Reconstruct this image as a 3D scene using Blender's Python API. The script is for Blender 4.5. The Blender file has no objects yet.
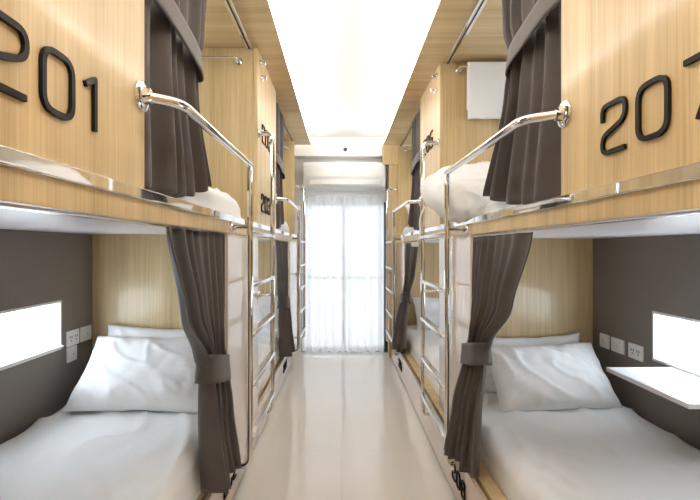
import bpy, bmesh, math, random
from mathutils import Vector, noise, Matrix
random.seed(7)
S = bpy.context.scene
COL = S.collection
PI = math.pi

# ------------------------------------------------------------------ materials
def new_mat(name):
    m = bpy.data.materials.new(name); m.use_nodes = True
    nt = m.node_tree
    return m, nt, nt.nodes['Principled BSDF']

def simple(name, col, rough=.5, metal=0, coat=0, spec=.5, bump=None, sheen=0):
    m, nt, b = new_mat(name)
    b.inputs['Base Color'].default_value = (*col, 1)
    b.inputs['Roughness'].default_value = rough
    b.inputs['Metallic'].default_value = metal
    b.inputs['Coat Weight'].default_value = coat
    b.inputs['Coat Roughness'].default_value = .06
    b.inputs['Specular IOR Level'].default_value = spec
    b.inputs['Sheen Weight'].default_value = sheen
    if bump:
        sc, st = bump
        tc = nt.nodes.new('ShaderNodeTexCoord'); n = nt.nodes.new('ShaderNodeTexNoise')
        n.inputs['Scale'].default_value = sc; n.inputs['Detail'].default_value = 4
        bp = nt.nodes.new('ShaderNodeBump'); bp.inputs['Strength'].default_value = st; bp.inputs['Distance'].default_value = .004
        nt.links.new(tc.outputs['Object'], n.inputs['Vector']); nt.links.new(n.outputs['Fac'], bp.inputs['Height'])
        nt.links.new(bp.outputs['Normal'], b.inputs['Normal'])
    return m

def wood(name, c1, c2, stretch, rough=.35, coat=.35):
    m, nt, b = new_mat(name)
    tc = nt.nodes.new('ShaderNodeTexCoord'); mp = nt.nodes.new('ShaderNodeMapping')
    mp.inputs['Scale'].default_value = stretch
    n1 = nt.nodes.new('ShaderNodeTexNoise'); n1.inputs['Scale'].default_value = 1; n1.inputs['Detail'].default_value = 5; n1.inputs['Roughness'].default_value = .65
    mp2 = nt.nodes.new('ShaderNodeMapping'); mp2.inputs['Scale'].default_value = tuple(s*.12 for s in stretch)
    n2 = nt.nodes.new('ShaderNodeTexNoise'); n2.inputs['Scale'].default_value = 1; n2.inputs['Detail'].default_value = 2
    ad = nt.nodes.new('ShaderNodeMath'); ad.operation = 'MULTIPLY_ADD'; ad.inputs[1].default_value = .55
    ml = nt.nodes.new('ShaderNodeMath'); ml.operation = 'MULTIPLY'; ml.inputs[1].default_value = .45
    r = nt.nodes.new('ShaderNodeValToRGB')
    r.color_ramp.elements[0].position = .34; r.color_ramp.elements[0].color = (*c1, 1)
    r.color_ramp.elements[1].position = .64; r.color_ramp.elements[1].color = (*c2, 1)
    L = nt.links.new
    L(tc.outputs['Object'], mp.inputs['Vector']); L(tc.outputs['Object'], mp2.inputs['Vector'])
    L(mp.outputs['Vector'], n1.inputs['Vector']); L(mp2.outputs['Vector'], n2.inputs['Vector'])
    L(n2.outputs['Fac'], ml.inputs[0]); L(n1.outputs['Fac'], ad.inputs[0]); L(ml.outputs[0], ad.inputs[2])
    L(ad.outputs[0], r.inputs['Fac']); L(r.outputs['Color'], b.inputs['Base Color'])
    b.inputs['Roughness'].default_value = rough; b.inputs['Coat Weight'].default_value = coat; b.inputs['Coat Roughness'].default_value = .12
    return m

def emit(name, col, strength):
    m, nt, b = new_mat(name)
    b.inputs['Base Color'].default_value = (.8, .8, .8, 1)
    b.inputs['Emission Color'].default_value = (*col, 1); b.inputs['Emission Strength'].default_value = strength
    return m

WC1, WC2 = (.48, .345, .165), (.72, .55, .305)
M = {}
M['wood'] = wood('oak_vertical_grain', WC1, WC2, (150, 150, 3), .42, .25)
M['wood_cross'] = wood('oak_cross_grain', WC1, WC2, (2.5, 120, 120))
M['laminate'] = simple('cream_laminate', (.70, .59, .47), .25, coat=.8)
M['white'] = simple('white_paint', (.93, .93, .92), .6)
M['ceil'] = simple('ceiling_paint', (.84, .84, .83), .7)
M['white_gloss'] = simple('white_plastic', (.88, .88, .88), .3)
M['underside'] = simple('white_laminate', (.74, .70, .72), .35)
M['black'] = simple('black_acrylic', (.009, .006, .005), .45, spec=.2)
M['dark'] = simple('dark_metal', (.025, .025, .03), .5)
M['grey_metal'] = simple('brushed_grey_metal', (.55, .55, .57), .35, metal=.9)
M['chrome'] = simple('chrome', (.80, .79, .78), .04, metal=1)
M['satin'] = simple('satin_steel', (.82, .81, .80), .22, metal=1)
M['curtain'] = simple('taupe_curtain', (.076, .062, .058), .65, sheen=.12, bump=(350, .15))
M['linen'] = simple('white_linen', (.86, .86, .86), .85, bump=(45, .25))
M['towel'] = simple('white_terry', (.84, .84, .85), .95, bump=(260, .6))
M['wallgrey'] = simple('grey_brown_wallcovering', (.215, .185, .168), .55, bump=(160, .5))
M['drawer'] = simple('tan_laminate', (.56, .42, .30), .28, coat=.8)
M['strip'] = emit('warm_white_led', (1, .975, .94), 30)
M['panel_light'] = emit('cool_white_led', (.78, .90, 1), 4.8)

# floor: glossy cream tile with faint joints
m, nt, b = new_mat('glossy_cream_tile')
tc = nt.nodes.new('ShaderNodeTexCoord'); br = nt.nodes.new('ShaderNodeTexBrick')
br.offset = 0; br.inputs['Scale'].default_value = 1; br.inputs['Brick Width'].default_value = .6; br.inputs['Row Height'].default_value = .6
br.inputs['Mortar Size'].default_value = .002; br.inputs['Color1'].default_value = (.89, .86, .82, 1); br.inputs['Color2'].default_value = (.885, .855, .815, 1)
br.inputs['Mortar'].default_value = (.82, .785, .74, 1)
nt.links.new(tc.outputs['Object'], br.inputs['Vector']); nt.links.new(br.outputs['Color'], b.inputs['Base Color'])
b.inputs['Roughness'].default_value = .08; b.inputs['Coat Weight'].default_value = .5; b.inputs['Coat Roughness'].default_value = .1
M['floor'] = m
# sheer
m, nt, b = new_mat('sheer_voile')
out = nt.nodes['Material Output']; nt.nodes.remove(b)
tr = nt.nodes.new('ShaderNodeBsdfTransparent'); tr.inputs[0].default_value = (.98, .99, 1, 1)
tl = nt.nodes.new('ShaderNodeBsdfTranslucent'); tl.inputs[0].default_value = (.93, .95, .98, 1)
df = nt.nodes.new('ShaderNodeBsdfDiffuse'); df.inputs[0].default_value = (.9, .92, .96, 1)
m1 = nt.nodes.new('ShaderNodeMixShader'); m1.inputs[0].default_value = .5
m2 = nt.nodes.new('ShaderNodeMixShader'); m2.inputs[0].default_value = .86
L = nt.links.new
L(tl.outputs[0], m1.inputs[1]); L(df.outputs[0], m1.inputs[2]); L(tr.outputs[0], m2.inputs[1]); L(m1.outputs[0], m2.inputs[2]); L(m2.outputs[0], out.inputs[0])
M['sheer'] = m
m, nt, b = new_mat('window_glass')
out = nt.nodes['Material Output']; nt.nodes.remove(b)
tr = nt.nodes.new('ShaderNodeBsdfTransparent'); gl = nt.nodes.new('ShaderNodeBsdfGlossy'); gl.inputs['Roughness'].default_value = .02
mx = nt.nodes.new('ShaderNodeMixShader'); mx.inputs[0].default_value = .06
nt.links.new(tr.outputs[0], mx.inputs[1]); nt.links.new(gl.outputs[0], mx.inputs[2]); nt.links.new(mx.outputs[0], out.inputs[0])
M['glass'] = m

# ------------------------------------------------------------------ mesh helpers (world coordinates)
def BM(): return bmesh.new()

def box(bm, x0, x1, y0, y1, z0, z1, bev=0, seg=2):
    x0, x1 = min(x0, x1), max(x0, x1); y0, y1 = min(y0, y1), max(y0, y1)
    t = bmesh.new()
    bmesh.ops.create_cube(t, size=1)
    for v in t.verts:
        v.co = Vector(((x0+x1)/2+v.co.x*(x1-x0), (y0+y1)/2+v.co.y*(y1-y0), (z0+z1)/2+v.co.z*(z1-z0)))
    if bev:
        bmesh.ops.bevel(t, geom=t.edges[:], offset=bev, segments=seg, profile=.5, affect='EDGES')
    join(bm, t); return bm

def join(bm, t):
    me = bpy.data.meshes.new('tmp'); t.to_mesh(me); t.free(); bm.from_mesh(me); bpy.data.meshes.remove(me)

def round_path(pts, rad, n=6):
    pts = [Vector(p) for p in pts]; out = [pts[0]]
    for i in range(1, len(pts)-1):
        a, p, c = pts[i-1], pts[i], pts[i+1]
        d1, d2 = (a-p), (c-p); r = rad[i] if isinstance(rad, (list, tuple)) else rad
        r = min(r, d1.length*.49, d2.length*.49); d1.normalize(); d2.normalize()
        A, B = p+d1*r, p+d2*r
        for k in range(n+1):
            t = k/n; out.append((1-t)**2*A+2*t*(1-t)*p+t*t*B)
    out.append(pts[-1]); return out

def tube(bm, pts, r, seg=12):
    pts = [Vector(p) for p in pts]; rings = []; N = None
    for i, p in enumerate(pts):
        T = (pts[min(i+1, len(pts)-1)]-pts[max(i-1, 0)]).normalized()
        if N is None: N = T.orthogonal().normalized()
        else: N = (N-T*N.dot(T)).normalized()
        B = T.cross(N)
        rings.append([bm.verts.new(p+(N*math.cos(2*PI*k/seg)+B*math.sin(2*PI*k/seg))*r) for k in range(seg)])
    for a, b in zip(rings, rings[1:]):
        for k in range(seg): bm.faces.new((a[k], a[(k+1) % seg], b[(k+1) % seg], b[k]))
    bm.faces.new(rings[0][::-1]); bm.faces.new(rings[-1]); return bm

def lathe(bm, origin, axis, prof, seg=20):
    """prof: (distance along axis, radius)"""
    A = Vector(axis).normalized(); N = A.orthogonal().normalized(); B = A.cross(N); o = Vector(origin)
    rings = [[bm.verts.new(o+A*d+(N*math.cos(2*PI*k/seg)+B*math.sin(2*PI*k/seg))*max(r, 1e-4)) for k in range(seg)] for d, r in prof]
    for a, b in zip(rings, rings[1:]):
        for k in range(seg): bm.faces.new((a[k], a[(k+1) % seg], b[(k+1) % seg], b[k]))
    bm.faces.new(rings[0][::-1]); bm.faces.new(rings[-1]); return bm

def grid(bm, f, nu, nv):
    g = [[bm.verts.new(f(i/nu, j/nv)) for j in range(nv+1)] for i in range(nu+1)]
    for i in range(nu):
        for j in range(nv): bm.faces.new((g[i][j], g[i+1][j], g[i+1][j+1], g[i][j+1]))
    return g

def wloc(o):
    v = Vector((0, 0, 0))
    while o: v += o.location; o = o.parent
    return v

def obj(name, bm, mat, parent=None, smooth=False, origin=None, auto=None, solid=None):
    bmesh.ops.recalc_face_normals(bm, faces=bm.faces[:])
    off = wloc(parent) if parent else Vector((0, 0, 0))
    loc = Vector(origin) if (origin is not None and parent is None) else Vector((0, 0, 0))
    bmesh.ops.translate(bm, verts=bm.verts[:], vec=-(off+loc))
    me = bpy.data.meshes.new(name); bm.to_mesh(me); bm.free()
    for m_ in (mat if isinstance(mat, list) else [mat]): me.materials.append(m_)
    if smooth:
        for p in me.polygons: p.use_smooth = True
    if auto is not None: me.set_sharp_from_angle(angle=math.radians(auto))
    o = bpy.data.objects.new(name, me); COL.objects.link(o); o.location = loc
    if parent: o.parent = parent
    if solid:
        md = o.modifiers.new('thickness', 'SOLIDIFY'); md.thickness = solid; md.offset = 0
    return o

def tag(o, label, cat, group=None, kind=None):
    o['label'] = label; o['category'] = cat
    if group: o['group'] = group
    if kind: o['kind'] = kind
    return o

def thing(name, label, cat, loc, group=None):
    o = bpy.data.objects.new(name, None); COL.objects.link(o); o.location = loc; o.empty_display_size = .05
    return tag(o, label, cat, group)

def struct(name, bm, mat, parent=None, **k):
    o = obj(name, bm, mat, parent, **k)
    if not parent: o['kind'] = 'structure'
    return o

def dup(root, dy, label, group=None):
    r = root.copy(); COL.objects.link(r); r.location.y += dy; r['label'] = label
    if group: r['group'] = group
    for ch in list(root.children):
        c = ch.copy(); COL.objects.link(c); c.parent = r
        for g in list(ch.children):
            d = g.copy(); COL.objects.link(d); d.parent = c
    return r

# ------------------------------------------------------------------ dimensions
ZS, ZC = 2.14, 2.26            # underside of the wood soffit, ceiling
YB, YF = -1.5, 4.70            # rear and window wall
SIDE = {
 -1: dict(s=-1, L=.435, LB=.478, BW=1.29, P1=2.27, T=1.93, pw=.63, lp=1.68, lad=.361, yn=1.727, yf=2.285, so=.311, un=1.176, mz=.39, bz=.20,
          rungs=(1.165, .955, .76, .56, .355), curl=.25),
 1: dict(s=1, L=.545, LB=.495, BW=1.398, P1=2.45, T=1.97, pw=.615, lp=1.87, lad=.456, yn=1.91, yf=2.485, so=.413, un=1.158, mz=.345, bz=.22,
         rungs=(1.165, .92, .71, .49, .28), curl=.17),
}
# ------------------------------------------------------------------ room shell
struct('floor', box(BM(), -1.6, 1.7, YB-.1, YF+.2, -.1, 0), M['floor'])
struct('ceiling', box(BM(), -1.6, 1.7, YB-.1, YF+.2, ZC, ZC+.1), M['ceil'])
struct('wall_back', box(BM(), -1.6, 1.7, YB-.1, YB, 0, ZC), M['white'])
# window wall with an opening from floor to 1.66
WX0, WX1, WZ = -.44, .50, 1.60
bm = BM()
box(bm, -1.6, WX0, YF, YF+.15, 0, ZC); box(bm, WX1, 1.7, YF, YF+.15, 0, ZC); box(bm, WX0, WX1, YF, YF+.15, WZ, ZC)
struct('wall_front', bm, M['white'])

UPN = 1.0      # rise to the added, unseen niche that lights the upper bed
def niche_rect(p, k):
    if p['s'] < 0: return (1.38+k*p['T'], 2.02+k*p['T'], .64, .866)
    return (1.22+k*p['T'], 1.978+k*p['T'], .60, .822)
for p in SIDE.values():
    s, BW = p['s'], p['BW']; bm = BM()
    X0, X1 = s*BW, s*(BW+.1)
    n0, n1 = niche_rect(p, 0), niche_rect(p, 1)
    box(bm, X0, X1, YB, n0[0], 0, ZC); box(bm, X0, X1, n0[1], n1[0], 0, ZC); box(bm, X0, X1, n1[1], YF, 0, ZC)
    for n in (n0, n1):
        box(bm, X0, X1, n[0], n[1], 0, n[2]); box(bm, X0, X1, n[0], n[1], n[3], n[2]+UPN); box(bm, X0, X1, n[0], n[1], n[3]+UPN, ZC)
    box(bm, X1, s*(BW+.14), YB, YF, 0, ZC)
    struct('wall_left' if s < 0 else 'wall_right', bm, M['wallgrey'])
    # wood soffit running the length of the corridor with a small upstand that hides the cove lamp
    bm = BM(); box(bm, s*p['so'], s*BW, YB, 4.40, ZS, ZS+.018, .002)
    struct('trim_1' if s < 0 else 'trim_2', bm, M['wood_cross'])
    st = obj('light_strip', box(BM(), s*(p['so']+.003), s*(p['so']+.018), YB+.05, 4.34, ZS+.0182, ZS+.03), M['strip'], origin=(s*(p['so']+.01), 1.4, ZS+.0182))
    tag(st, 'warm LED strip lying in the ceiling cove above the %s bunks' % ('201 and 203' if s < 0 else '207 and 205'), 'light', 'cove light strips')
    # plain wood lining beside the camera, before the first bunk
    bm = BM(); box(bm, s*p['L'], s*(p['L']+.02), YB, p['P1']-p['T']-.021, 0, ZS)
    struct('trim_5' if s < 0 else 'trim_6', bm, M['wood'])
# white beam over the window wall, and boxed wood header on the right
struct('trim_3', box(BM(), -1.29, 1.398, 4.56, YF, 2.065, ZC), M['white'])
struct('trim_4', box(box(BM(), .415, .60, 4.43, 4.555, 1.955, 2.15, .002), .475, .60, 4.45, 4.555, .001, 1.9545, .002), M['wood'])
# window: dark frame, centre mullion, glass
w = struct('window_1', box(box(box(box(BM(), WX0, WX0+.03, YF+.02, YF+.08, 0, WZ), WX1-.05, WX1, YF-.02, YF+.08, 0, WZ-.03), WX0, WX1, YF+.02, YF+.08, 0, .04), WX0, WX1, YF+.02, YF+.08, WZ-.03, WZ), M['dark'])
bm = BM(); box(bm, .005, .045, YF+.025, YF+.075, .04, WZ-.03); box(bm, WX0+.03, WX1-.05, YF+.03, YF+.07, .78, .80)
obj('window_frame', bm, M['grey_metal'], w)
obj('window_pane', box(BM(), WX0+.03, WX1-.05, YF+.046, YF+.052, .04, WZ-.03), M['glass'], w)

# ------------------------------------------------------------------ number signs
def ribbon2d(path, wd, closed):
    n = len(path); L_, R_ = [], []
    for i in range(n):
        if closed: a, c = path[i-1], path[(i+1) % n]
        else: a, c = path[max(i-1, 0)], path[min(i+1, n-1)]
        p = path[i]
        d1 = (p-a); d2 = (c-p)
        if d1.length < 1e-9: d1 = d2
        if d2.length < 1e-9: d2 = d1
        d1 = d1.normalized(); d2 = d2.normalized()
        n1 = Vector((-d1.y, d1.x)); n2 = Vector((-d2.y, d2.x)); mm = (n1+n2)
        mm = mm.normalized() if mm.length > 1e-6 else n1
        k = wd/2/max(.45, mm.dot(n1))
        L_.append(p+mm*k); R_.append(p-mm*k)
    return L_, R_
def rp2(pts, r, closed=False, n=5):
    pts = [Vector(p) for p in pts]
    if closed:
        out = []
        N = len(pts)
        for i in range(N):
            a, p, c = pts[i-1], pts[i], pts[(i+1) % N]
            d1, d2 = a-p, c-p; q = min(r, d1.length*.49, d2.length*.49); d1.normalize(); d2.normalize()
            for k in range(n+1):
                t = k/n; out.append((1-t)**2*(p+d1*q)+2*t*(1-t)*p+t*t*(p+d2*q))
        return out
    return round_path([(*p, 0) for p in pts], r, n)
GL = {  # strokes in a unit box: (points, corner radius, closed)
 '0': [([(0, 0), (1, 0), (1, 1), (0, 1)], .32, True)],
 '1': [([(.0, .80), (.42, 1), (.42, 0)], .02, False)],
 '2': [([(0, .68), (0, 1), (1, 1), (1, .58), (0, .36), (0, 0), (1, 0)], .30, False)],
 '3': [([(0, .80), (0, 1), (1, 1), (1, .54), (.35, .54)], .30, False), ([(.35, .54), (1, .54), (1, 0), (0, 0), (0, .2)], .30, False)],
 '4': [([(.75, 0), (.75, 1), (0, .3), (1, .3)], .03, False)],
 '5': [([(1, 1), (.05, 1), (0, .55), (1, .6), (1, 0), (0, 0), (0, .18)], .26, False)],
 '6': [([(0, 0), (1, 0), (1, .55), (0, .55)], .30, True), ([(0, .3), (0, 1), (.95, 1)], .35, False)],
 '7': [([(0, 1), (1, 1), (.38, 0)], .03, False)],
 '8': [([(0, 0), (1, 0), (1, .53), (0, .53)], .24, True), ([(.06, .53), (.94, .53), (.94, 1), (.06, 1)], .24, True)],
}
GW = {'1': .45}
def sign(text, s, face, y0, z0, h, label, wd=.0092):
    """letters on a corridor face; y0 = the end from which the number reads"""
    w_ = h*.78; gap = h*.26; stroke = wd
    dirn = 1 if s < 0 else -1
    root = thing('number_sign', label, 'sign', (s*(face-.004), y0+dirn*1.5*w_, z0), 'black room numbers')
    cur = 0
    for ch in text:
        cw = w_*GW.get(ch, 1); bm = BM()
        for pts, r, closed in GL[ch]:
            P = [((stroke/2+(w_-stroke)*a), stroke/2+(h-stroke)*b) for a, b in pts]
            path = [Vector((q[0], q[1])) for q in rp2(P, r*w_, closed)]
            clean = [path[0]]
            for q in path[1:]:
                if (q-clean[-1]).length > 1e-5: clean.append(q)
            if closed and (clean[0]-clean[-1]).length < 1e-5: clean.pop()
            A, B = ribbon2d(clean, stroke, closed)
            def P3(q, d): return Vector((s*(face-d), y0+dirn*(cur+q.x), z0+q.y))
            n = len(clean)
            V = [[bm.verts.new(P3(A[i], .0065)), bm.verts.new(P3(B[i], .0065)), bm.verts.new(P3(B[i], 0.0005)), bm.verts.new(P3(A[i], 0.0005))] for i in range(n)]
            for i in range(n if closed else n-1):
                a, b_ = V[i], V[(i+1) % n]
                for k in range(4): bm.faces.new((a[k], a[(k+1) % 4], b_[(k+1) % 4], b_[k]))
            if not closed: bm.faces.new(V[0]); bm.faces.new(V[-1][::-1])
        obj('digit', bm, M['black'], root)
        cur += cw+gap
    return root

# ------------------------------------------------------------------ bunks
def flange(bm, x, y, z, axis, r=.03):
    return lathe(bm, (x, y, z), axis, [(0, r), (.005, r), (.0085, r*.9), (.010, r*.62), (.0105, r*.56), (.022, r*.5)])

def make_bunk(p, label):
    s, L, LB, BW = p['s'], p['L'], p['LB'], p['BW']; P0, P1 = p['P1']-p['T'], p['P1']
    root = thing('bunk_bed', label, 'bunk bed', (s*(L+.4), (P0+P1)/2, 0), 'built-in bunk beds')
    e = .0008
    def X(a): return s*a
    y0, y1 = P0+e, P1-e
    b0 = LB+.030
    obj('bed_base', box(BM(), X(b0), X(BW-.001), y0, y1, .001, p['bz'], .003), M['wood'], root)
    ym = P0+.62*(P1-P0) if s < 0 else P0+.66*(P1-P0)
    for a, c in ((y0, ym-.002), (ym+.002, y1)):
        obj('drawer_front', box(BM(), X(LB), X(LB+.018), a, c, .012, p['bz']-.004, .003), M['drawer'], root)
    obj('plinth', box(BM(), X(LB+.02), X(b0), y0, y1, .001, .10), M['dark'], root)
    ub = obj('bunk_platform', box(BM(), X(L+.022), X(BW-.001), y0, y1, p['un']+.008, 1.215), M['wood'], root)
    obj('platform_underside', box(BM(), X(L+.055), X(BW-.001), y0, y1, p['un'], p['un']+.0078), M['underside'], root)
    obj('fascia', box(BM(), X(L), X(L+.02), y0, y1, 1.162, 1.209, .002), M['wood'], root)
    # chrome edge: an angle with a rounded lip over the fascia
    bm = BM(); box(bm, X(L-.008), X(L-.001), y0, y1, 1.206, 1.232, .003, 3); box(bm, X(L-.006), X(L+.06), y0, y1, 1.2155, 1.221)
    obj('edge_trim', bm, M['chrome'], root)
    bm = BM(); box(bm, X(L+.0225), X(L+.052), y0, y1, 1.158, p['un']+.0075, .003)
    obj('curtain_rail', bm, M['satin'], root)
    obj('headboard', box(BM(), X(L+.021), X(BW-.001), P1, P1+.018, p['bz'], ZS-.001, .0015), M['wood'], root)
    if p['P1'] < 3:
        obj('footboard', box(BM(), X(L+.021), X(BW-.001), P0-.0195, P0-.0005, 0.001, ZS-.001), M['wood'], root)
    obj('upper_panel', box(BM(), X(L), X(L+.02), P0+e, P0+p['pw'], 1.2215, ZS-.001, .0015), M['wood'], root)
    obj('lower_panel', box(BM(), X(L), X(L+.02), p['lp'], P1+.0175, p['bz']+.001, 1.161, .0015), M['laminate'], root)
    return root

def make_ladder(p, label):
    s, L, la = p['s'], p['L'], p['lad']; yn, yf = p['yn'], p['yf']; P0 = p['P1']-p['T']
    yfl = P0+p['pw']-.02; r = .0115
    root = thing('bunk_ladder', label, 'ladder', (s*la, (yn+yf)/2, p['curl']), 'chrome bunk ladders')
    X = lambda a: s*a
    zg = 1.43
    base = L
    # guard rail from the wall flange to the near stile
    g = obj('guard_rail', tube(BM(), round_path([(X(L-.004), yfl, zg), (X(la+.004), yfl+.05, zg), (X(la), yn, zg)], [0, .075, 0], 8), r+.001, 14), M['chrome'], root, smooth=True, auto=50)
    obj('flange', flange(BM(), X(L), yfl, zg, (-s, 0, 0), .033), M['chrome'], g, smooth=True, auto=40)
    zc = p['curl']
    inb = L if s < 0 else p['LB']
    # near stile, elbow cap at the top, curling into the bunk at the foot
    n = obj('stile', tube(BM(), round_path([(X(la), yn, zg+.004), (X(la), yn, zc), (X(inb-.002), yn, zc)], .045, 8), r, 14), M['chrome'], root, smooth=True, auto=50)
    obj('joint', tube(BM(), [(X(la), yn, zg-.05), (X(la), yn, zg-.02)], r+.0025, 14), M['satin'], n, smooth=True, auto=40)
    obj('bracket', tube(BM(), [(X(la), yn, 1.187), (X(L-.01), yn, 1.187)], .009, 12), M['chrome'], n, smooth=True, auto=50)
    obj('flange', flange(BM(), X(L-.0005), yn, 1.187, (-s, 0, 0), .022), M['chrome'], n, smooth=True, auto=40)
    # far stile, hooked back to the wood panel at head height
    f = obj('stile', tube(BM(), round_path([(X(L-.002), yf, 1.70), (X(la), yf, 1.70), (X(la), yf, zc), (X(inb-.002), yf, zc)], [0, .05, .045, 0], 8), r, 14), M['chrome'], root, smooth=True, auto=50)
    obj('flange', flange(BM(), X(L-.0005), yf, 1.70, (-s, 0, 0), .024), M['chrome'], f, smooth=True, auto=40)
    obj('bracket', tube(BM(), [(X(la), yf, .862), (X(L-.01), yf, .862)], .008, 12), M['chrome'], f, smooth=True, auto=50)
    obj('flange', flange(BM(), X(L-.0005), yf, .862, (-s, 0, 0), .02), M['chrome'], f, smooth=True, auto=40)
    for z in p['rungs']:
        bm = BM(); box(bm, X(la)-.017, X(la)+.017, yn+r*.6, yf-r*.6, z-.009, z+.009, .006, 3)
        obj('rung', bm, M['satin'], root, smooth=True, auto=60)
    return root

def curtain(p, lat, secs, npl, label, band, group, phase=0, warp=1.0, rise=0):
    """secs: list of (z, lateral, y_start, y_end, pleat amplitude), top to bottom; band: (z0, z1) of the tieback"""
    s = p['s']; z_top, z_bot = secs[0][0], secs[-1][0]
    def at(z):
        for a, b in zip(secs, secs[1:]):
            if a[0] >= z >= b[0]:
                t = (a[0]-z)/(a[0]-b[0]); t = t*t*(3-2*t)*.6+t*.4
                return [a[k]+(b[k]-a[k])*t for k in range(1, 5)]
        return list(secs[-1][1:])
    def pos(u, z, extra=0):
        la, ya, yb, am = at(z)
        uu = u**warp
        ph = 2*PI*npl*u+phase
        w1 = math.sin(ph+.5*math.sin(ph*.37+1)); w1 = math.copysign(abs(w1)**.75, w1)
        w1 *= .75+.35*math.sin(7*u+phase)
        nz = noise.noise(Vector((u*4, z*2.2, phase)))*.010
        y = ya+(yb-ya)*uu + .25*am*math.cos(ph)
        return Vector((s*(la-am*w1-nz-extra), y, z))
    mid = at((z_top+z_bot)/2)
    root = thing('curtain', label, 'curtain', (s*mid[0], (mid[1]+mid[2])/2, z_bot), group)
    bm = BM()
    def f(u, v):
        z = z_top+(z_bot-z_top)*v
        q = pos(u, z)
        q.z += rise*u*u*v**6
        if v > .99: q.z += .006*math.sin(9*u*PI+phase)
        return q
    grid(bm, f, npl*14, 44)
    obj('cloth', bm, M['curtain'], root, smooth=True, solid=.004)
    # header tape loops at the top
    # tieback: a flat band wrapped round the gathered cloth
    z0, z1 = band; bm = BM(); zc = (z0+z1)/2
    la, ya, yb, am = at(zc)
    ring = []
    nb = 40
    hx, hy = am*1.15+.012, (yb-ya)/2+.008+am*.2
    cy = (ya+yb)/2
    def fb(u, v):
        a = 2*PI*u; ca, sa = math.cos(a), math.sin(a)
        ex = .55
        px = math.copysign(abs(ca)**ex, ca)*hx; py = math.copysign(abs(sa)**ex, sa)*hy
        tilt = .022*(-py/hy)
        flare = 1+.05*math.cos(PI*v)
        return Vector((s*(la-px*flare), cy+py*flare, z0+(z1-z0)*v+tilt))
    grid(bm, fb, nb, 6)
    bmesh.ops.remove_doubles(bm, verts=bm.verts[:], dist=1e-5)
    obj('tieback', bm, M['curtain'], root, smooth=True, solid=.004)
    return root

def mattress(p, y0, y1, x0, x1, z0, z1, label, seed=0, group='white mattresses'):
    """x0/x1 absolute lateral distance (front, back)"""
    s = p['s']; r = .05; bm = BM(); prof = []
    H = z1-z0
    r = min(r, H*.45)
    for k in range(5): prof.append((0, H*.02+(H-r)*k/4))
    for k in range(1, 7): a = PI/2*k/6; prof.append((r-r*math.cos(a), H-r+r*math.sin(a)))
    for k in range(1, 40): prof.append((r+(x1-x0-2*r)*k/40, H))
    for k in range(0, 7): a = PI/2*k/6; prof.append((x1-x0-r+r*math.sin(a), H-r+r*math.cos(a)))
    for k in range(3, -1, -1): prof.append((x1-x0, H*.02+(H-r)*k/4))
    ny = 60; rings = []
    for j in range(ny+1):
        t = j/ny; y = y0+(y1-y0)*t; e = min(t, 1-t)*(y1-y0); ins = 0
        if e < r: ins = r-math.sqrt(max(0, r*r-(r-e)**2))
        row = []
        for (px, pz) in prof:
            w = min(1, max(0, (pz-H*.5)/(H*.5)))
            q = Vector((px*3.2, y*1.6, seed))
            d = (noise.noise(q*1.3)*.008+max(0, 1-abs(noise.noise(Vector((px*4-y*3, px*1.5+y*1.5, seed+5))))*2.6)**4*.017+abs(noise.noise(Vector((px*9+y*6, px*3-y*5, seed+8))))*.010-.006)*w
            zz = pz+d-ins*w*.9
            xx = px+(.004*noise.noise(Vector((y*6, pz*10, seed)))) * (1 if px < .02 else 0)
            row.append(bm.verts.new(Vector((s*(x0+xx), y, z0+max(zz, 0.001)))))
        rings.append(row)
    for a, b in zip(rings, rings[1:]):
        for k in range(len(prof)-1): bm.faces.new((a[k], a[k+1], b[k+1], b[k]))
        bm.faces.new((a[-1], a[0], b[0], b[-1]))
    bm.faces.new(rings[0]); bm.faces.new(rings[-1][::-1])
    o = obj('mattress', bm, M['linen'], smooth=True, auto=60, origin=(s*(x0+x1)/2, (y0+y1)/2, z0))
    return tag(o, label, 'mattress', group)

def pillow(c, w, h, t, lean, label, roll=0, yaw=0, seed=0, group='white pillows', wr=1.0, rnd=0):
    """c = centre; lean = degrees back from upright; local x across, local z up its face, local y through it"""
    bm = BM(); nu, nv = 64, 44
    R = Matrix.Rotation(math.radians(yaw), 3, 'Z') @ Matrix.Rotation(math.radians(-lean), 3, 'X') @ Matrix.Rotation(math.radians(roll), 3, 'Y')
    C = Vector(c)
    def surf(side):
        def f(a, b):
            u, v = 2*a-1, 2*b-1
            x = u*w/2*(1-.07*(1-v*v)*abs(u)**3+.0); z = v*h/2*(1-.10*(1-u*u)*abs(v)**3)
            x *= 1-rnd*v*v*.5; z *= 1-rnd*u*u*.5
            k = max(0, 1-abs(u)**3.2)*max(0, 1-abs(v)**3.2)
            th = t/2*k**.55
            q = Vector((x*7, z*7, seed+side*3))
            rad = math.atan2(v, u)
            edge = max(abs(u), abs(v))
            fold = (1-abs(noise.noise(Vector((x*6+z*8, (z*3-x*5)*.8, seed+9))))*2.2)**3*.012 + abs(noise.noise(Vector((x*13-z*6, z*11+x*4, seed+14))))*.009 + noise.noise(Vector((math.cos(rad)*6, math.sin(rad)*6, seed)))*.008*edge**2 + noise.noise(q)*.006
            fold = (fold-.006)*wr*min(1, k*4)
            y = side*(th+fold)
            wob = noise.noise(Vector((x*9, z*9, seed+20)))*.006
            return C+R @ Vector((x+wob, y, z+wob))
        return f
    grid(bm, surf(-1), nu, nv); grid(bm, surf(1), nu, nv)
    bmesh.ops.remove_doubles(bm, verts=bm.verts[:], dist=.0015)
    zmin = min(v.co.z for v in bm.verts)
    o = obj('pillow', bm, M['linen'], smooth=True, origin=(C.x, C.y, zmin))
    return tag(o, label, 'pillow', group)

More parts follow.
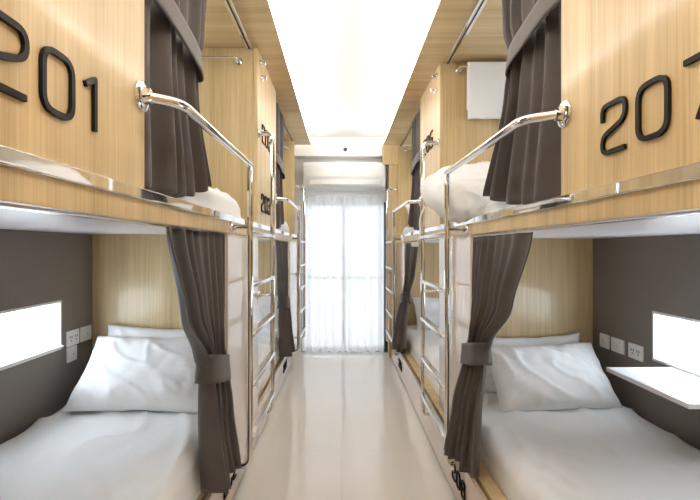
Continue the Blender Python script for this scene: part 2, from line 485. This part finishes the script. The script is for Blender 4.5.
def towel_rail(p, label):
    s = p['s']; yw = p['P1']; x0, x1 = (.53, 1.12) if s < 0 else (.645, 1.24)
    z = 2.065 if s < 0 else 2.095
    root = thing('towel_rail', label, 'towel rail', (s*(x0+x1)/2, yw, z), 'chrome towel rails')
    obj('bar', tube(BM(), round_path([(s*x0, yw-.012, z), (s*x0, yw-.055, z), (s*x1, yw-.055, z), (s*x1, yw-.012, z)], .018, 5), .007, 12), M['chrome'], root, smooth=True, auto=50)
    for x in (x0, x1):
        obj('flange', flange(BM(), s*x, yw-.0005, z, (0, -1, 0), .021), M['chrome'], root, smooth=True, auto=40)
    return z, yw-.055

def towel(s, xa, xb, y, z, drop, label, seed=0):
    bm = BM()
    path = []
    for k in range(13): path.append((-.011, z-drop*(1-k/12)))
    for k in range(1, 8): a = PI*k/8; path.append((-.011*math.cos(a), z+.011*math.sin(a)+.0))
    for k in range(13): path.append((.011, z-drop*.8*k/12))
    n = len(path)-1
    def f(u, v):
        i = v*n; a = int(min(i, n-1)); t = i-a
        py = path[a][0]*(1-t)+path[a+1][0]*t; pz = path[a][1]*(1-t)+path[a+1][1]*t
        x = xa+(xb-xa)*u
        hang = min(1, max(0, (z-pz)/drop))
        x += (.02*hang)*(1 if u > .5 else -.4)*(0.5)
        nz = abs(noise.noise(Vector((x*9, pz*5, seed))))*.012*hang
        fold = .005*math.sin(u*9)*hang
        return Vector((s*x, y+py+(-nz-abs(fold) if py <= 0 else 0), pz))
    grid(bm, f, 22, n*2)
    o = obj('towel', bm, M['towel'], smooth=True, origin=(s*(xa+xb)/2, y, z-drop), solid=.009)
    return tag(o, label, 'towel', 'white towels')

def hook(s, face, y, z, label):
    root = thing('coat_hook', label, 'hook', (s*face, y, z), 'chrome coat hooks')
    obj('flange', flange(BM(), s*(face-.0005), y, z, (-s, 0, 0), .016), M['chrome'], root, smooth=True, auto=40)
    obj('prong', tube(BM(), round_path([(s*(face-.01), y, z), (s*(face-.026), y, z-.012), (s*(face-.028), y, z+.010)], .010, 5), .005, 10), M['chrome'], root, smooth=True, auto=50)
    return root

def niche(p, label, up=0):
    s, BW = p['s'], p['BW']; y0, y1, z0, z1 = niche_rect(p, 0); z0 += up; z1 += up
    root = thing('lit_niche', label, 'niche light', (s*BW, (y0+y1)/2, z0), 'lit wall niches')
    e = .0008; d = .075
    bm = BM(); t = .012
    x0, x1 = s*(BW-.004), s*(BW+d)
    box(bm, x0, x1, y0+e, y0+t, z0+e, z1-e); box(bm, x0, x1, y1-t, y1-e, z0+e, z1-e)
    box(bm, x0, x1, y0+t, y1-t, z0+e, z0+t); box(bm, x0, x1, y0+t, y1-t, z1-t, z1-e)
    obj('niche_frame', bm, M['white_gloss'], root)
    obj('light_panel', box(BM(), s*(BW+d-.012), s*(BW+d), y0+t, y1-t, z0+t, z1-t), M['panel_light'], root)
    if s > 0 and not up:
        obj('folding_shelf', box(BM(), s*1.118, s*(BW+.03), 1.42, 1.865, z0-.018, z0+.0, .003), M['white_gloss'], root)
    else:
        obj('ledge', box(BM(), s*(BW-.022), s*(BW+d-.013), y0+t+.001, y1-t-.001, z0+t+.0005, z0+t+.010, .002), M['white_gloss'], root)
        bm = BM(); box(bm, s*(BW+.034), s*(BW+.036), y1-t-.0008, y1-t, z0+.03, z0+.115); box(bm, s*(BW+.034), s*(BW+.036), y1-.42, y1-.13, z0+t+.0104, z0+t+.0112)
        obj('panel_joint', bm, M['dark'], root)
    return root

def plate(p, yc, zc, w, kind, label):
    s, BW = p['s'], p['BW']; h = .072
    nm, cat = ('wall_socket', 'socket') if kind == 'socket' else ('light_switch', 'switch')
    root = thing(nm, label, cat, (s*BW, yc, zc-h/2), 'white wall plates')
    obj('plate', box(BM(), s*(BW-.009), s*(BW-.0005), yc-w/2, yc+w/2, zc-h/2, zc+h/2, .003), M['white_gloss'], root)
    f = BW-.0094
    if kind == 'socket':
        for g in (-.02, .02):
            bm = BM()
            for (dy, dz, a, b_) in ((-.007, .006, .0022, .005), (.007, .006, .0022, .005), (0, -.010, .003, .003)):
                box(bm, s*(f-.0006), s*(f+.0008), yc+g+dy-a, yc+g+dy+a, zc+dz-b_, zc+dz+b_)
            obj('outlet', bm, M['dark'], root)
    else:
        obj('rocker', box(BM(), s*(f-.004), s*(f+.001), yc-.011, yc+.011, zc-.018, zc+.018, .002), M['white_gloss'], root)
        obj('indicator', box(BM(), s*(f-.0046), s*(f-.0038), yc-.003, yc+.003, zc-.003, zc+.001), M['dark'], root)
    return root

def track(p, label):
    s, L = p['s'], p['L']; P0, P1 = p['P1']-p['T'], p['P1']; c = L+.04
    root = thing('curtain_track', label, 'curtain track', (s*c, (P0+P1)/2, ZS-.016), 'ceiling curtain tracks')
    bm = BM(); box(bm, s*(c-.018), s*(c-.004), P0+p['pw']-.05, P1-.012, ZS-.014, ZS-.0005, .002); box(bm, s*(c+.004), s*(c+.018), P0+p['pw']-.05, P1-.012, ZS-.014, ZS-.0005, .002)
    obj('channel', bm, M['chrome'], root)
    obj('slot', box(BM(), s*(c-.004), s*(c+.004), P0+p['pw']-.05, P1-.012, ZS-.006, ZS-.0005), M['dark'], root)
    obj('end_cap', box(BM(), s*(c-.02), s*(c+.02), P1-.0118, P1-.002, ZS-.016, ZS-.0005, .002), M['satin'], root)
    return root

NEAR = {-1: ('201', '202', '203', '204'), 1: ('207', '208', '205', '206')}
for p in SIDE.values():
    s, L, T, BW, P1 = p['s'], p['L'], p['T'], p['BW'], p['P1']
    nu, nl, fu, fl = NEAR[s]
    side = 'left' if s < 0 else 'right'
    b = make_bunk(p, 'built-in oak two-level bunk whose upper panel reads %s, nearest on the %s' % (nu, side))
    q = dict(p); q['P1'] = P1+T; q['lp'] = p['lp']+T
    make_bunk(q, 'built-in oak two-level bunk on the %s beside the window, its panel reads %s' % (side, fu))
    l = make_ladder(p, 'chrome ladder with guard rail leading up to the upper bed numbered %s' % nu)
    dup(l, T, 'chrome ladder by the window sheers on the %s, serving the upper bed numbered %s' % (side, fu))
    # curtains
    yo = P1-T+p['pw']
    if s < 0:
        up = [(2.12, .468, yo+.015, 1.50, .022), (1.76, .465, yo+.015, 1.43, .026), (1.68, .462, yo+.015, 1.36, .026), (1.58, .465, yo+.015, 1.38, .026), (1.237, .472, yo+.012, 1.535, .030)]
        lo = [(1.157, .452, 1.10, 1.668, .012), (.90, .458, 1.26, 1.668, .018), (.74, .47, 1.46, 1.665, .026), (.67, .462, 1.50, 1.67, .028), (.50, .455, 1.50, 1.69, .036), (.25, .440, 1.52, 1.72, .046)]
        bl, bu = (.625, .72), (1.645, 1.715)
    else:
        up = [(2.12, .580, yo+.015, 1.55, .022), (1.84, .578, yo+.015, 1.51, .026), (1.735, .573, yo+.015, 1.45, .026), (1.62, .575, yo+.015, 1.50, .026), (1.232, .585, yo+.012, 1.74, .030)]
        lo = [(1.150, .562, 1.30, 1.862, .012), (.90, .56, 1.47, 1.862, .018), (.74, .55, 1.66, 1.86, .024), (.675, .54, 1.69, 1.87, .026), (.45, .505, 1.68, 1.88, .040), (.24, .485, 1.66, 1.90, .050)]
        bl, bu = (.635, .72), (1.695, 1.765)
    c = curtain(p, L, up, 5, 'taupe curtain tied with a band at the upper bed behind the %s panel' % nu, bu, 'upper bunk curtains', phase=.4 if s < 0 else 1.9, warp=.8, rise=.085)
    dup(c, T, 'taupe curtain of the %s upper bed by the window, beside the %s panel' % (side, fu))
    c = curtain(p, L, lo, 7, 'gathered taupe curtain hanging beside the lower bed under the %s panel' % nu, bl, 'lower bunk curtains', phase=1.1 if s < 0 else 2.7, warp=.8)
    dup(c, T, 'gathered taupe curtain at the %s lower bed near the window, above drawer number %s' % (side, fl))
    # bedding
    P0 = P1-T
    for k, (n_up, n_lo) in enumerate(((nu, nl), (fu, fl))):
        dy = k*T
        where = 'under the %s bed' % n_up
        mattress(p, P0+.01+dy, P1-.006+dy, p['LB']+(.038 if s < 0 else .083), BW-.012, p['bz']+.001, p['mz'], 'white sheeted mattress on the lower bunk %s' % where, seed=k*7+s*3+10)
        mattress(p, P0+.01+dy, P1-(.13 if s < 0 else .006)+dy, L+.06, BW-.012, 1.2215, 1.352 if s < 0 else 1.302, 'white mattress on the upper bunk numbered %s' % n_up, seed=k*5+s*2+30, group='white mattresses')
    # rails, tracks, hooks
    z, yr = towel_rail(p, 'chrome towel rail on the headboard of the upper bed beside the %s panel' % nu)
    towel_rail(q, 'chrome towel rail on the end board of the %s upper bed next to the window' % side)
    if s > 0:
        towel(s, .685, .955, yr, z+.008, .30, 'white towel folded over the rail above the bed numbered 207', 3)
        towel(s, .70, .96, yr+T, z+.008, .33, 'white towel on the rail near the window, behind the 205 curtain', 5)
    else:
        towel(s, .62, .9, yr+T, z+.008, .33, 'white towel on the rail near the window, behind the 203 curtain', 8)
    t = track(p, 'chrome curtain track under the soffit above the bed numbered %s' % nu)
    dup(t, T, 'chrome curtain track under the soffit above the bed numbered %s' % fu)
    for dy_, zz, w_ in ((.06, 2.085, 'upper'), (.10, 2.02, 'lower')):
        hook(s, L, P1+dy_, zz, 'small chrome coat hook, %s of a pair at the top of the %s panel' % (w_, fu))
    n = niche(p, 'glowing white niche in the grey wall %s' % ('beside the lower bed under the 201 panel' if s < 0 else 'with a fold-down white shelf under the 207 bed'))
    dup(n, T, 'glowing white niche in the grey wall of the lower bed under the %s panel' % fu)
    n = niche(p, 'added unseen glowing niche lighting the upper bed behind the %s panel' % nu, UPN)  # extra niche out of view, put in to brighten the upper bunk
    dup(n, T, 'added unseen glowing niche lighting the upper bed behind the %s panel' % fu)

# numbers
PL, PR = SIDE[-1], SIDE[1]
sign('201', -1, PL['L'], .526, 1.30, .10, 'black number 201 on the near oak panel')
sign('203', -1, PL['L'], 2.36, 1.30, .10, 'black number 203 low on the oak panel beside the ladder')
sign('203', -1, PL['L'], 2.38, 1.68, .10, 'thin black number crossed by the ladder hook high on the 203 panel', wd=.0062)
sign('207', 1, PR['L'], .918, 1.292, .105, 'black number 207 on the near oak panel')
sign('205', 1, PR['L'], 2.93, 1.71, .105, 'black number 205 crossed by the ladder hook on the oak panel', wd=.010)
sign('202', -1, PL['LB'], 1.77, .085, .072, 'small black number 202 on the drawer front below the near curtain', wd=.0072)
sign('204', -1, PL['LB'], 3.58, .085, .072, 'small black number 204 on the drawer front by the window', wd=.0072)
sign('208', 1, PR['LB'], 1.965, .085, .072, 'small black number 208 on the drawer front below the near curtain', wd=.0072)
sign('206', 1, PR['LB'], 3.82, .085, .072, 'small black number 206 on the drawer front by the window', wd=.0072)

# sockets and switches
plate(PL, 2.10, .677, .095, 'socket', 'white double socket on the grey wall beside the 201 niche')
plate(PL, 2.208, .677, .09, 'switch', 'white switch plate between the double socket and the oak headboard')
plate(PL, 2.092, .602, .075, 'switch', 'white switch plate directly under the double socket')
plate(PR, 2.335, .612, .08, 'switch', 'white switch plate nearest the oak headboard, above the fold-down shelf side')
plate(PR, 2.222, .612, .105, 'switch', 'white switch plate in the middle of the row of three')
plate(PR, 2.085, .612, .105, 'socket', 'white double socket of the row of three, next to the shelf')

# pillows
pillow((-.885, 2.01, .535), .62, .385, .17, 44, 'wrinkled white pillow leaning in front on the lower bed under 201', roll=1.5, seed=1, wr=.9)
pillow((-.865, 2.185, .555), .66, .32, .12, 14, 'white pillow standing against the headboard behind the front pillow, under 201', roll=2, seed=5)
pillow((1.018, 2.165, .473), .60, .355, .18, 42, 'wrinkled white pillow leaning in front on the lower bed under 207', roll=-1, yaw=4, seed=11, wr=1.0)
pillow((1.0, 2.365, .48), .60, .31, .12, 12, 'white pillow standing against the headboard behind the front pillow, under 207', roll=-2, seed=15)
pillow((.735, 2.13, 1.374), .74, .54, .25, 68, 'plump white pillow jutting over the edge of the bed numbered 207', roll=-19, seed=25, rnd=.45)
for (x, y, z, lab, sd) in ((-.85, 4.02, .52, 'white pillow on the lower bed under the 203 panel', 31), (.98, 4.22, .48, 'white pillow on the lower bed under the 205 panel', 33)):
    pillow((x, y, z), .58, .38, .14, 40, lab, seed=sd)
pillow((-.85, 3.85, 1.405), .60, .40, .13, 80, 'white pillow on the upper bed numbered 203', seed=41)
pillow((.92, 4.22, 1.41), .60, .40, .14, 50, 'white pillow on the upper bed numbered 205', seed=43)

# white cable hanging from the upper right bed
root = thing('charging_cable', 'thin white cable hanging from the pillow edge beside the right ladder', 'cable', (.40, 2.28, 1.11))
obj('lead', tube(BM(), round_path([(.52, 2.30, 1.335), (.43, 2.26, 1.33), (.395, 2.25, 1.26), (.40, 2.25, 1.18), (.385, 2.25, 1.135)], .04, 5), .004, 8), M['white_gloss'], root, smooth=True)
obj('plug', box(BM(), .355, .392, 2.243, 2.262, 1.112, 1.134, .004), M['white_gloss'], root)

# sheers
def sheer(x0, x1, y, z0, z1, n, label, ph):
    bm = BM()
    def f(u, v):
        x = x0+(x1-x0)*u; z = z1+(z0-z1)*v
        a = .016+.012*v
        return Vector((x+.006*math.sin(2*PI*n*u*.5+ph), y+a*math.sin(2*PI*n*u+ph+.3*math.sin(v*2+u*5)), z+(.006*math.sin(u*23+ph) if v > .99 else 0)))
    grid(bm, f, n*12, 20)
    o = obj('sheer_curtain', bm, M['sheer'], smooth=True, origin=((x0+x1)/2, y, z0))
    return tag(o, label, 'curtain', 'white window sheers')
sheer(-.425, .035, 4.60, .02, 1.655, 5, 'white sheer curtain covering the half of the window beside the 203 bunk', 0)
sheer(.025, .445, 4.615, .02, 1.655, 5, 'white sheer curtain covering the half of the window beside the 205 bunk', 1.2)
r_ = obj('curtain_rod', tube(BM(), [(-.47, 4.607, 1.662), (.50, 4.607, 1.662)], .009, 10), M['white_gloss'], smooth=True, auto=50, origin=(0, 4.607, 1.662))
tag(r_, 'slim white rod carrying the window sheers under the air conditioner', 'curtain rod')

# air conditioner
root = thing('air_conditioner', 'white wall-mounted air conditioner above the window sheers', 'air conditioner', (.02, 4.6, 1.715))
prof = [(4.699, 1.72), (4.56, 1.715), (4.49, 1.735), (4.468, 1.77), (4.462, 1.86), (4.468, 1.945), (4.485, 1.975), (4.52, 1.99), (4.699, 1.99)]
def extr(bm, prof, x0, x1):
    A = [bm.verts.new((x0, *q)) for q in prof]; B = [bm.verts.new((x1, *q)) for q in prof]
    n = len(prof)
    for k in range(n): bm.faces.new((A[k], A[(k+1) % n], B[(k+1) % n], B[k]))
    bm.faces.new(A[::-1]); bm.faces.new(B)
    return bm
obj('body', extr(BM(), prof, -.395, .44), M['white_gloss'], root, smooth=True, auto=35)
obj('front_panel', box(BM(), -.385, .43, 4.4565, 4.4625, 1.83, 1.945, .002), M['white_gloss'], root)
obj('air_flap', box(BM(), -.33, .38, 4.458, 4.475, 1.752, 1.80, .004), M['white_gloss'], root)
bm = BM()
for k in range(5): box(bm, -.34, .39, 4.51+k*.03, 4.52+k*.03, 1.9905, 1.996)
obj('intake_grille', bm, M['white_gloss'], root)
obj('logo_badge', box(BM(), .0, .035, 4.4545, 4.4566, 1.852, 1.858), M['grey_metal'], root)
# small sensor on the beam
root = thing('ceiling_sensor', 'small dark round sensor on the white beam above the air conditioner', 'sensor', (.035, 4.56, 2.13))
obj('housing', lathe(BM(), (.035, 4.5595, 2.13), (0, -1, 0), [(0, .024), (.008, .024), (.014, .021)]), M['grey_metal'], root, smooth=True, auto=40)
obj('lens', lathe(BM(), (.035, 4.545, 2.13), (0, -1, 0), [(0, .019), (.006, .016), (.009, .003)]), M['dark'], root, smooth=True, auto=40)

# ------------------------------------------------------------------ world, camera, view
w = bpy.data.worlds.new('daylight'); S.world = w; w.use_nodes = True
bg = w.node_tree.nodes['Background']; bg.inputs['Color'].default_value = (.90, .95, 1, 1); bg.inputs['Strength'].default_value = .98
cam = bpy.data.cameras.new('camera'); co = bpy.data.objects.new('camera', cam); COL.objects.link(co)
co.location = (0, 0, 1.1); co.rotation_euler = (PI/2, 0, 0)
cam.sensor_width = 36; cam.lens = 36*440/700; cam.shift_x = 8/700; cam.shift_y = -1/700; cam.clip_start = .01
S.camera = co
S.view_settings.view_transform = 'Standard'; S.view_settings.look = 'None'; S.view_settings.gamma = 1; S.view_settings.use_curve_mapping = False
S.view_settings.exposure = 1.35
S.cycles.use_denoising = True
S.cycles.max_bounces = 10; S.cycles.diffuse_bounces = 6; S.cycles.glossy_bounces = 5; S.cycles.transparent_max_bounces = 12
S.cycles.sample_clamp_indirect = 6
